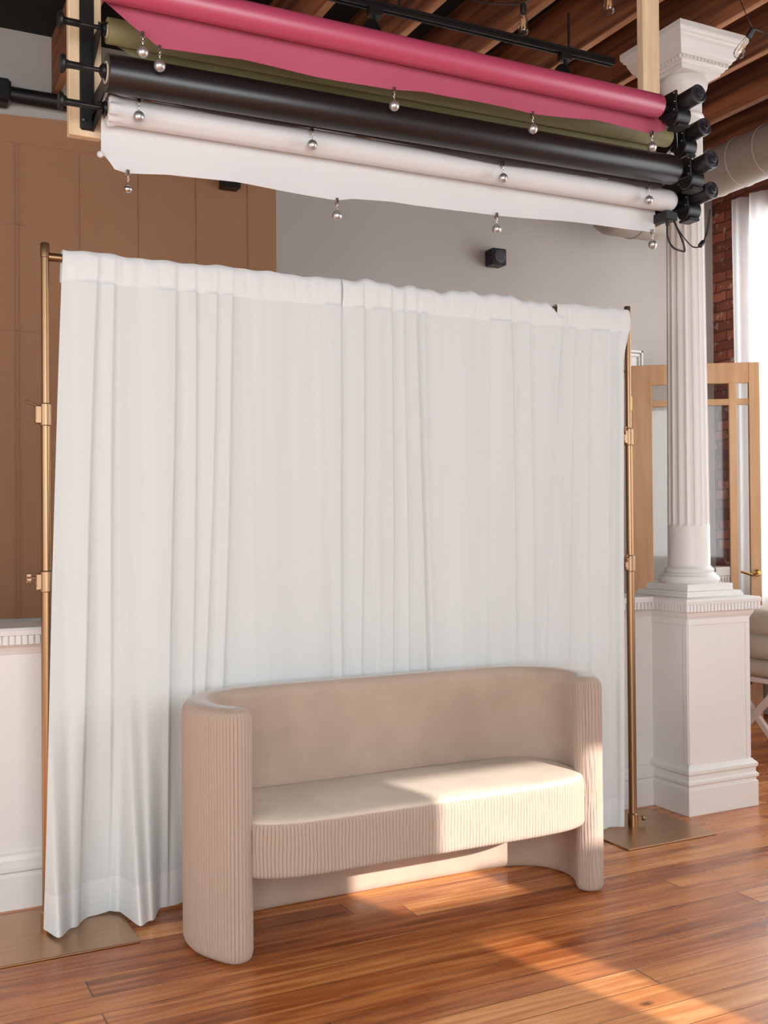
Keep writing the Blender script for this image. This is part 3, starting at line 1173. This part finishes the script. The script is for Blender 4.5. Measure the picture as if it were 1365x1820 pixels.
HB = .81
levels = []
for z, ins in ((0.002, .018), (.006, .009), (.014, .003), (.03, 0)):
    levels.append((z, ins, min(1, z / .03)))
for k in range(1, 16):
    levels.append((lerp(.03, HB - .045, k / 16), 0, 1))
for k in range(0, 9):
    a = (pi / 2) * k / 8
    levels.append((HB - .04 + .04 * sin(a), .036 * (1 - cos(a)), max(0, 1 - k / 6)))
sofa = thing('pleated_loveseat', 'curved beige velvet loveseat with pleated arms in front of the white linen backdrop', 'sofa', (SXC, 3.42, 0))
grid = []
for z, ins, rb in levels:
    row = []
    for k in range(NS):
        rr = (rib(arc[k], z) - .0045) * rb * pl_mask(arc[k])
        p = pts[k] + nor[k] * (rr - ins)
        row.append((p.x, p.y, z))
    grid.append(row)
RB_TOP = 4 + 15 + 4


def shell(sel):
    bm = bmesh.new()
    cache = {}

    def V(r, k):
        q_ = (r, k % NS)
        if q_ not in cache:
            cache[q_] = bm.verts.new(grid[r][k % NS])
        return cache[q_]
    for r in range(len(grid) - 1):
        for k in range(NS):
            if sel(r, k):
                bm.faces.new((V(r, k), V(r, k + 1), V(r + 1, k + 1), V(r + 1, k)))
    return bm, V


is_pl = lambda r, k: r < RB_TOP and pl_mask(arc[k]) > 0
bm, V = shell(is_pl)
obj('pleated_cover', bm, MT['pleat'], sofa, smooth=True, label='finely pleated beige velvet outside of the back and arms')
bm, V = shell(lambda r, k: not is_pl(r, k))
top = [V(len(grid) - 1, k) for k in range(NS)]
# cap: pair the loop across its thickness
kR = min(range(NS), key=lambda k: abs(arc[k] - (L_outer + tip_len / 2)))
kL = min(range(NS), key=lambda k: abs(arc[k] - (TOT - tip_len / 2)))
n1 = (kR - kL) % NS
n2 = (kL - kR) % NS
i = jn = 0
while i < n1 or jn < n2:
    a = top[(kR - i) % NS]
    c = top[(kR + jn) % NS]
    if jn >= n2 or (i < n1 and (i + 1) / n1 <= (jn + 1) / n2):
        a2 = top[(kR - i - 1) % NS]
        if len({a, c, a2}) == 3:
            try:
                bm.faces.new((a, c, a2))
            except ValueError:
                pass
        i += 1
    else:
        c2 = top[(kR + jn + 1) % NS]
        if len({a, c, c2}) == 3:
            try:
                bm.faces.new((a, c, c2))
            except ValueError:
                pass
        jn += 1
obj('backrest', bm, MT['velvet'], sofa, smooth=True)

# seat: rounded plan, pleated apron
seat_half = [(0, 3.135), (.25, 3.135), (.45, 3.138), (.56, 3.152), (.635, 3.185), (.68, 3.235), (.695, 3.30), (.70, 3.38), (.692, 3.45), (.655, 3.53), (.58, 3.595), (.45, 3.60), (0, 3.60)]
sp = [(SXC + x, y, 0) for x, y in seat_half] + [(SXC - x, y, 0) for x, y in seat_half[-2:0:-1]]
sp = smooth_path(sp + [sp[0]], 20)[:-1]
cum = [0]
for a, c in zip(sp, sp[1:] + sp[:1]):
    cum.append(cum[-1] + (c - a).length)
T2 = cum[-1]
N2 = int(T2 / .0011)
P2, A2 = [], []
j = 0
ext = sp + [sp[0]]
for k in range(N2):
    s = T2 * k / N2
    while cum[j + 1] < s:
        j += 1
    t = (s - cum[j]) / max(1e-9, cum[j + 1] - cum[j])
    P2.append(ext[j].lerp(ext[j + 1], t))
    A2.append(s)
NR2 = []
for k in range(N2):
    d = (P2[(k + 3) % N2] - P2[k - 3]).normalized()
    NR2.append(Vector((d.y, -d.x, 0)))
ZB, ZTP = .262, .448
lev = [(ZB, .012, .4), (ZB + .004, .003, .9), (ZB + .012, 0, 1)] + [(lerp(ZB + .012, ZTP - .03, k / 8), 0, 1) for k in range(1, 9)] + [(ZTP - .018, .002, .9), (ZTP - .010, .006, .6)]
bm = bmesh.new()
rows = []
for z, ins, rb in lev:
    row = []
    for k in range(N2):
        rr = (pleat((A2[k] + .0012 * sin(z * 40 + A2[k] * 25)) / PITCH) * .0065 - .0038) * rb
        p = P2[k] + NR2[k] * (rr - ins)
        row.append(bm.verts.new((p.x, p.y, z)))
    rows.append(row)
for r in range(len(rows) - 1):
    for k in range(N2):
        bm.faces.new((rows[r][k], rows[r][(k + 1) % N2], rows[r + 1][(k + 1) % N2], rows[r + 1][k]))
bm.faces.new(rows[0])
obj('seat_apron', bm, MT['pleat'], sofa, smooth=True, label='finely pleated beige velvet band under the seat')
bm = bmesh.new()
rows = []
cen = Vector((SXC, 3.37, 0))
for z, ins in ((ZTP - .014, .004), (ZTP - .006, .006), (ZTP, .012), (ZTP + .003, .022)):
    rows.append([bm.verts.new((P2[k] - NR2[k] * ins)[:2] + (z,)) for k in range(0, N2, 6)])
m_ = len(rows[0])
base = [Vector(v.co) for v in rows[-1]]
for s_, dz in ((.93, .004), (.8, .007), (.6, .009), (.35, .010), (.12, .010)):
    row = []
    for p in base:
        axis_x = max(SXC - .45, min(SXC + .45, p.x))
        c_ = Vector((axis_x, 3.37, 0))
        q_ = c_ + (p - c_) * s_
        row.append(bm.verts.new((q_.x, q_.y, ZTP + .003 + dz * .8 + .0025 * sin(q_.x * 9) * sin(q_.y * 17))))
    rows.append(row)
for r in range(len(rows) - 1):
    for k in range(m_):
        bm.faces.new((rows[r][k], rows[r][(k + 1) % m_], rows[r + 1][(k + 1) % m_], rows[r + 1][k]))
bm.faces.new(rows[-1])
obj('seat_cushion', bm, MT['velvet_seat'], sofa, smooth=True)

# ------------------------------------------------------------------ mounting boards
YBD = 3.55
for nm, x0, x1, lab in (('left', .628, .735, 'pale pine board with black rail holding the left ends of the paper rolls'),
                        ('right', 3.068, 3.163, 'pale pine post hanging from the ceiling behind the right ends of the rolls')):
    bt = thing('mounting_board', lab, 'board', ((x0 + x1) / 2, YBD + .02, 2.70), 'pine boards carrying the rolls')
    b = bmesh.new()
    box(b, x0, x1, YBD, YBD + .04, 2.70, ZC - .001, .003)
    obj('plank', b, MT['pine'], bt)
    b = bmesh.new()
    ra, rc = (x0 + .034, x0 + .082)
    box(b, ra, rc, YBD - .012, YBD + .0005, 2.718, 3.22, .006)
    rl = obj('rail', b, MT['black_metal'], bt)
    b = bmesh.new()
    lathe(b, [(.0, 0), (.0055, .001), (.0045, .003), (0, .0035)], (ra + .012, YBD - .012, 2.75), (0, -1, 0), 12)
    obj('screw', b, MT['chrome'], rl)
    if nm == 'left':
        hk = ((3.008, 3.42), (2.815, 3.29), (2.751, 3.42))
    else:
        hk = ((3.031, 3.42), (2.84, 3.29), (2.764, 3.42))
    for z, yy in hk:
        b = bmesh.new()
        xk = rc - .006 if nm == 'left' else ra + .02
        a_ = [(YBD - .01, z + .014), (yy + .02, z + .012), (yy + .012, z + .03), (yy - .014, z + .012), (yy - .02, z - .012), (yy, z - .022), (YBD - .01, max(2.715, z - .075))]
        f0 = [b.verts.new((xk - .003, y_, z_)) for y_, z_ in a_]
        f1 = [b.verts.new((xk + .003, y_, z_)) for y_, z_ in a_]
        b.faces.new(f0)
        b.faces.new(f1[::-1])
        for k in range(len(a_)):
            b.faces.new((f0[k], f0[(k + 1) % len(a_)], f1[(k + 1) % len(a_)], f1[k]))
        obj('hook_bracket', b, MT['black_metal'], bt)


# ------------------------------------------------------------------ paper rolls
def roll(label, x0, z0, x1, z1, y, r, m, sheet_m, sheet_y, edge, seed=0, torn=False, thick=.0012):
    """edge: (x, z) along the free lower edge of the hanging sheet"""
    th = thing('paper_roll', label, 'paper roll', ((x0 + x1) / 2, y, (z0 + z1) / 2), 'backdrop paper rolls')
    A, B = Vector((x0, y, z0)), Vector((x1, y, z1))
    L = (B - A).length
    b = bmesh.new()
    rc = r * .58
    pro = [(rc, 0), (r * .97, .0), (r, .003), (r, L - .012), (r * .95, L - .004), (r * .8, L), (rc, L)]
    if torn:
        fn = lambda rr, h, a: rr + (.004 * sin(a * 5) + .004 * sin(a * 11 + 2)) * max(0, 1 - h / .05) * (1 if rr > rc else 0)
        pro = [(rc, 0), (r * .9, -.004), (r * 1.03, .0), (r * 1.05, .012), (r * .98, .03), (r, .05), (r, L - .03), (r * .93, L - .012), (r * .75, L), (rc, L)]
    else:
        fn = None
    lathe(b, pro, A, B - A, 56, fn)
    obj('wound_paper', b, m, th, smooth='auto')
    b = bmesh.new()
    lathe(b, [(rc * .86, .01), (rc * .86, -.004), (rc, -.004), (rc, L + .004), (rc * .86, L + .004), (rc * .86, L - .01)], A, B - A, 32)
    obj('core_tube', b, MT['core'], th, smooth='auto')
    # hanging sheet
    b = bmesh.new()
    xa, xb = edge[0][0], edge[-1][0]
    nx_, nz_ = 160, 10
    front, back = [], []
    for jj in range(nz_ + 1):
        fr, bk = [], []
        for ii in range(nx_ + 1):
            x = lerp(xa, xb, ii / nx_)
            zt_ = lerp(z0, z1, (x - x0) / (x1 - x0)) + r * .15
            zb_ = None
            for (p0, q0), (p1, q1) in zip(edge, edge[1:]):
                if p0 <= x <= p1 + 1e-9:
                    t = (x - p0) / max(1e-9, p1 - p0)
                    zb_ = lerp(q0, q1, t)
                    break
            t = jj / nz_
            z = lerp(zt_, min(zb_, zt_ - .002), t)
            bow = .006 * sin(x * 5 + seed) * t + .003 * sin(x * 13 + seed * 2) * t * t
            yy = lerp(y + r + .0004, sheet_y, min(1, t * 1.5)) + bow
            fr.append(b.verts.new((x, yy, z)))
            bk.append(b.verts.new((x, yy + thick, z)))
        front.append(fr)
        back.append(bk)
    for jj in range(nz_):
        for ii in range(nx_):
            b.faces.new((front[jj][ii], front[jj][ii + 1], front[jj + 1][ii + 1], front[jj + 1][ii]))
            b.faces.new((back[jj][ii], back[jj + 1][ii], back[jj + 1][ii + 1], back[jj][ii + 1]))
    for jj in range(nz_):
        for ii in (0, nx_):
            b.faces.new((front[jj][ii], front[jj + 1][ii], back[jj + 1][ii], back[jj][ii]))
    for ii in range(nx_):
        for jj in (0, nz_):
            b.faces.new((front[jj][ii], back[jj][ii], back[jj][ii + 1], front[jj][ii + 1]))
    if torn:
        sphere(b, (xa - .004, sheet_y - .004, edge[0][1] - .002), .011, 10)
    obj('hanging_sheet', b, sheet_m, th, smooth='auto')
    return th


roll('pink roll of backdrop paper, topmost of the four', .655, 3.016, 2.802, 3.020, 3.15, .0445, MT['pink'], MT['pink_sheet'], 3.202,
     [(.668, 2.992), (.75, 2.935), (.841, 2.882), (.925, 2.889), (1.111, 2.900), (1.367, 2.895), (1.66, 2.899), (1.773, 2.913), (2.005, 2.916), (2.238, 2.913), (2.537, 2.942), (2.79, 2.934), (2.806, 2.934), (2.885, 2.961)], 1)
roll('olive green roll of backdrop paper behind the pink sheet', .726, 3.008, 3.089, 3.033, 3.42, .041, MT['olive'], MT['olive'], 3.468,
     [(.76, 2.99), (.83, 2.958), (1.0, 2.952), (1.35, 2.955), (2.04, 2.962), (2.57, 2.965), (3.06, 2.95)], 2)
roll('thick black roll of backdrop paper between the olive and white rolls', .696, 2.814, 3.003, 2.841, 3.29, .058, MT['black_paper'], MT['black_sheet'], 3.352,
     [(.727, 2.785), (.806, 2.776), (.911, 2.778), (1.102, 2.773), (1.303, 2.770), (1.421, 2.778), (1.625, 2.779), (1.854, 2.776), (2.21, 2.769), (2.487, 2.783), (2.767, 2.784), (2.931, 2.776), (2.99, 2.784)], 3)
roll('white roll of backdrop paper, lowest of the four, with a torn left end', .728, 2.751, 3.107, 2.762, 3.42, .0455, MT['white_paper'], MT['white_paper'], 3.468,
     [(.716, 2.618), (.738, 2.61), (.756, 2.577), (.802, 2.569), (.938, 2.585), (1.176, 2.59), (1.342, 2.582), (1.56, 2.576), (1.62, 2.59), (1.791, 2.603), (2.248, 2.609), (2.562, 2.624), (3.054, 2.637)], 4, torn=True)

# roll plugs with control discs on the left
for z, y, xl, xr, lab in ((3.012, 3.42, .578, .724, 'black roller rod with disc in the end of the olive roll'),
                          (2.818, 3.29, .562, .694, 'black roller rod with disc in the end of the black roll'),
                          (2.753, 3.42, .578, .726, 'black roller rod with disc in the end of the white roll')):
    th = thing('roller_rod', lab, 'rod', (xl, y, z), 'roller rods at the left board')
    b = bmesh.new()
    cyl(b, (xl, y, z), (xr + .03, y, z), .0075, 16)
    lathe(b, [(.0115, .02), (.0115, .06), (.009, .064)], (xl, y, z), (1, 0, 0), 18)
    obj('rod', b, MT['black_metal'], th, smooth='auto')
    b = bmesh.new()
    lathe(b, [(.012, -.006), (.024, -.006), (.029, -.002), (.029, .005), (.024, .009), (.016, .005), (.014, .012), (.012, .022)], (xl, y, z), (1, 0, 0), 28)
    obj('control_disc', b, MT['black_plastic'], th, smooth='auto')
    b = bmesh.new()
    lathe(b, [(.01, -.02), (.022, -.012), (.0225, .012), (.02, .018)], (xr, y, z), (1, 0, 0), 20)
    obj('expander_plug', b, MT['black_plastic'], th, smooth='auto')

# motors on the right
MOT = ((2.802, 3.020, 3.15, 'the pink roll'), (3.089, 3.033, 3.42, 'the olive roll'), (3.003, 2.841, 3.29, 'the black roll'), (3.107, 2.762, 3.42, 'the white roll'))
for xr, z, y, what in MOT:
    th = thing('roller_motor', 'black tubular roller motor on the right end of ' + what, 'motor', (xr, y, z), 'roller motors')
    xg = xr + .082
    TL = .10 if 'white' in what else .08
    b = bmesh.new()
    lathe(b, [(.02, -.012), (.022, .006), (.014, .012), (.012, .05)], (xr, y, z), (1, 0, 0), 20)
    obj('spindle', b, MT['black_metal'], th, smooth='auto')
    b = bmesh.new()
    box(b, xg - .036, xg + .03, y - .045, y + .045, z - .044, z + .044, .009, None, 2)
    box(b, xg - .044, xg - .034, y - .052, y + .05, z - .03, z + .056, .003)
    lathe(b, [(.036, -.034), (.041, -.03), (.041, .03), (.034, .036)], (xg, y - .012, z - .034), (1, 0, 0), 28)
    box(b, xg - .03, xg + .026, y - .05, y + .02, z - .082, z - .07, .003)
    gb = obj('gear_housing', b, MT['black_plastic'], th, smooth='auto')
    for dy_, dz_ in ((-.04, .046), (-.038, -.018), (.036, .046), (-.042, .012)):
        b = bmesh.new()
        lathe(b, [(.0, .0), (.0045, .0008), (.0035, .003), (0, .0035)], (xg - .044, y + dy_, z + dz_), (-1, 0, 0), 10)
        obj('bolt', b, MT['chrome'], gb)
    b = bmesh.new()
    ax = Vector((0.02, -1, .05)).normalized()
    s0 = Vector((xg, y - .04, z + .014))
    lathe(b, [(.034, 0), (.036, .004), (.036, TL - .003), (.034, TL)], s0, ax, 28)
    obj('motor_tube', b, MT['black_metal'], th, smooth='auto')
    b = bmesh.new()
    lathe(b, [(.034, TL - .002), (.0365, TL), (.0365, TL + .007), (.032, TL + .009), (.031, TL + .004), (.018, TL + .005), (.017, TL + .018), (.010, TL + .019), (.0095, TL + .03), (0, TL + .031)], s0, ax, 28)
    obj('end_cap', b, mat('dark_grey_plastic', S(48, 47, 52), .3), th, smooth='auto')

# control box and leads under the white roll's motor
cb = thing('control_box', 'small black junction box under the right end of the white roll', 'box', (3.07, 3.44, 2.69))
b = bmesh.new()
box(b, 3.045, 3.085, 3.385, 3.54, 2.672, 2.712, .004)
box(b, 3.085, 3.12, 3.40, 3.45, 2.678, 2.715, .004)
obj('housing', b, MT['black_plastic'], cb)
b = bmesh.new()
cyl(b, (3.06, 3.40, 2.65), (3.06, 3.40, 2.675), .008, 12)
obj('cable_gland', b, MT['black_plastic'], cb)


def cable(label, paths, r, plug=None, group='motor cables'):
    b = bmesh.new()
    for p in paths:
        tube(b, p, r, 8)
    o = obj('power_cable', b, MT['black_plastic'], smooth='auto')
    tag(o, label, 'cable', group)
    if plug:
        b = bmesh.new()
        a, c = Vector(plug[0]), Vector(plug[1])
        lathe(b, [(.004, 0), (.010, .006), (.011, .02), (.011, (c - a).length - .01), (.004, (c - a).length)], a, c - a, 14)
        obj('connector', b, MT['black_plastic'], o, smooth='auto')
    return o


cable('thick black cable looping below the junction box', [[(3.06, 3.40, 2.655), (3.062, 3.40, 2.60), (3.09, 3.40, 2.56), (3.14, 3.40, 2.55), (3.155, 3.40, 2.555), (3.14, 3.40, 2.60), (3.115, 3.42, 2.68)]], .0042)
cable('thin black lead with inline connector hanging below the lowest motor',
      [[(3.11, 3.42, 2.68), (3.15, 3.40, 2.61), (3.19, 3.39, 2.572), (3.225, 3.38, 2.573)], [(3.245, 3.38, 2.60), (3.262, 3.37, 2.65), (3.258, 3.35, 2.73)], [(3.245, 3.38, 2.60), (3.255, 3.37, 2.66), (3.25, 3.35, 2.73)]],
      .0028, ((3.218, 3.381, 2.572), (3.248, 3.379, 2.602)))
for what, p in (('from the pink roll motor down to the olive one', [(2.90, 3.17, 2.96), (2.99, 3.26, 2.97), (3.12, 3.40, 2.985)]),
                ('from the olive roll motor down to the black one', [(3.19, 3.39, 2.96), (3.17, 3.35, 2.93), (3.11, 3.3, 2.88)]),
                ('from the black roll motor down to the lowest one', [(3.10, 3.29, 2.78), (3.15, 3.35, 2.79), (3.18, 3.40, 2.80)])):
    cable('thin black lead running ' + what, [p], .0022)

# ------------------------------------------------------------------ weighted silver ball clips
BALLS = [
    (.841, 3.203, 2.882, 0, 'silver ball clip at the left end of the pink sheet'),
    (1.66, 3.203, 2.899, 0, 'silver ball clip at the middle of the pink sheet'),
    (2.238, 3.203, 2.913, 0, 'silver ball clip on the pink sheet, second from its right end'),
    (2.806, 3.203, 2.934, 0, 'silver ball clip at the right end of the pink sheet, over the olive roll'),
    (.812, 3.354, 2.772, 0, 'silver ball clip at the left end of the black sheet, over the torn white roll'),
    (1.416, 3.354, 2.774, 0, 'silver ball clip on the black sheet, second from its left end'),
    (2.204, 3.354, 2.770, 0, 'silver ball clip on the black sheet, second from its right end'),
    (2.918, 3.354, 2.78, 0, 'silver ball clip at the right end of the black sheet, over the white roll'),
    (.802, 3.468, 2.569, 1, 'small mirror-bright ball clip at the left end of the white sheet'),
    (1.56, 3.468, 2.576, 0, 'silver ball clip on the white sheet, second from its left end'),
    (2.248, 3.468, 2.609, 0, 'silver ball clip on the white sheet, second from its right end'),
    (3.035, 3.468, 2.637, 0, 'silver ball clip at the right end of the white sheet, before the column'),
    (.785, 3.19, 2.908, 0, 'silver ball hanging above the left end of the black roll'),
]


def make_clip(r, m):
    th = thing('ball_clip', 'x', 'clip', (0, 0, 0), 'weighted ball clips on the paper sheets')
    b = bmesh.new()
    zc = -.052
    sphere(b, (0, -.004, zc - r * .2), r, 24)
    ba = obj('ball', b, m, th, smooth=True)
    b = bmesh.new()
    for k in range(3):
        z = -.012 - k * .008
        tube(b, [(.003 * cos(a) * (1 if k % 2 else 0), -.004 + .003 * cos(a) * (0 if k % 2 else 1), z + .005 * sin(a)) for a in [2 * pi * q_ / 10 for q_ in range(11)]], .0009, 6, 0)
    cyl(b, (0, -.004, zc + r * .75), (0, -.004, -.03), .0016, 8)
    obj('chain', b, MT['chrome'], th, smooth='auto')
    b = bmesh.new()
    box(b, -.006, .006, -.0075, -.0005, -.010, .010, .0015)
    box(b, -.006, .006, .0018, .0065, -.010, .010, .0015)
    box(b, -.004, .004, -.006, .005, -.013, -.009, .001)
    obj('clip_jaw', b, MT['chrome'], th)
    return th


protos = [make_clip(.0185, MT['silver']), make_clip(.0135, MT['chrome'])]
used = [False, False]
for x, y, z, k, lab in BALLS:
    if not used[k]:
        o = protos[k]
        used[k] = True
    else:
        o = protos[k].copy()
        COL.objects.link(o)
        for ch in list(protos[k].children):
            c = ch.copy()
            COL.objects.link(c)
            c.parent = o
    o.location = (x, y, z)
    o['label'] = lab

# ------------------------------------------------------------------ track lighting under the joists
tr = thing('track_light', 'black lighting track running below the joists behind the pink roll', 'light', (2.2, 4.0, 3.63))
b = bmesh.new()
box(b, .6, 3.265, 3.975, 4.01, 3.615, 3.632)
box(b, .6, 3.265, 3.975, 3.985, 3.60, 3.617)
box(b, .6, 3.265, 4.0, 4.01, 3.60, 3.617)
obj('track', b, MT['black_metal'], tr)
for x in (1.2, 2.1, 3.0):
    b = bmesh.new()
    cyl(b, (x, 3.99, 3.63), (x, 3.99, 3.80), .006, 10)
    obj('hanger', b, MT['black_metal'], tr)
for x in (1.98, 2.98):
    b = bmesh.new()
    box(b, x - .03, x + .03, 3.97, 4.015, 3.57, 3.605, .003)
    cyl(b, (x, 3.99, 3.53), (x, 3.99, 3.575), .008, 10)
    lathe(b, [(.03, -.06), (.034, -.055), (.034, .05), (.02, .06)], (x, 3.99, 3.49), (.2, -.5, -1), 24)
    obj('spotlight_head', b, MT['black_metal'], tr, smooth='auto')

# ------------------------------------------------------------------ string-light bulbs
for x, y, z, tilt, lab in ((2.545, 3.70, 3.585, (0, 0, 0), 'clear edison bulb hanging in front of the joists, left of the pale post'),
                           (2.69, 3.31, 3.535, (0, 0, 0), 'clear edison bulb at the top edge, just left of the pale post'),
                           (3.475, 3.33, 3.515, (.45, .35, 0), 'clear edison bulb leaning at the right corner of the white capital')):
    th = thing('edison_bulb', lab, 'bulb', (x, y, z), 'edison bulbs')
    th.rotation_euler = tilt
    b = bmesh.new()
    lathe(b, [(.009, .03), (.013, .026), (.014, .0), (.012, -.012)], (x, y, z), (0, 0, 1), 18)
    obj('socket', b, MT['black_plastic'], th, smooth='auto')
    b = bmesh.new()
    lathe(b, [(.011, -.010), (.013, -.02), (.018, -.045), (.023, -.068), (.025, -.082), (.022, -.096), (.013, -.104), (0, -.107)], (x, y, z), (0, 0, 1), 24)
    obj('bulb_glass', b, MT['bulb_glass'], th, smooth=True)
    b = bmesh.new()
    zig = [(x, y, z - .02)]
    for k in range(5):
        a = k * pi / 2
        zig += [(x + .006 * cos(a), y + .006 * sin(a), z - .035), (x + .010 * cos(a + .4), y + .010 * sin(a + .4), z - .078)]
    tube(b, zig, .0012, 6, 3)
    obj('filament', b, MT['filament'], th, smooth='auto')
b = bmesh.new()
tube(b, [(2.545, 3.70, 3.612), (2.57, 3.68, 3.63), (2.66, 3.6, 3.66), (2.76, 3.45, 3.74), (2.83, 3.35, 3.805)], .003, 6)
tube(b, [(2.545, 3.70, 3.612), (2.44, 3.8, 3.64), (2.36, 3.9, 3.7), (2.30, 3.95, 3.78)], .003, 6)
tag(obj('string_light_cord', b, MT['black_plastic'], smooth='auto'), 'thin black string light cord draped around the hanging bulb at the joists', 'cord', 'string light cords')
b = bmesh.new()
tube(b, [(2.69, 3.31, 3.56), (2.72, 3.28, 3.62), (2.80, 3.2, 3.72), (2.85, 3.1, 3.81)], .003, 6)
tag(obj('string_light_cord', b, MT['black_plastic'], smooth='auto'), 'thin black cord of the bulb at the top edge left of the post', 'cord', 'string light cords')
b = bmesh.new()
tube(b, [(3.484, 3.322, 3.542), (3.56, 3.32, 3.53), (3.64, 3.30, 3.48), (3.74, 3.28, 3.44), (3.9, 3.2, 3.47), (4.1, 3.1, 3.6)], .003, 6)
tube(b, [(3.484, 3.322, 3.542), (3.455, 3.33, 3.60), (3.46, 3.36, 3.66), (3.50, 3.42, 3.73), (3.62, 3.52, 3.79)], .0018, 6)
tag(obj('string_light_cord', b, MT['black_plastic'], smooth='auto'), 'thin dark cord leaving the bulb at the capital towards the right edge', 'cord', 'string light cords')
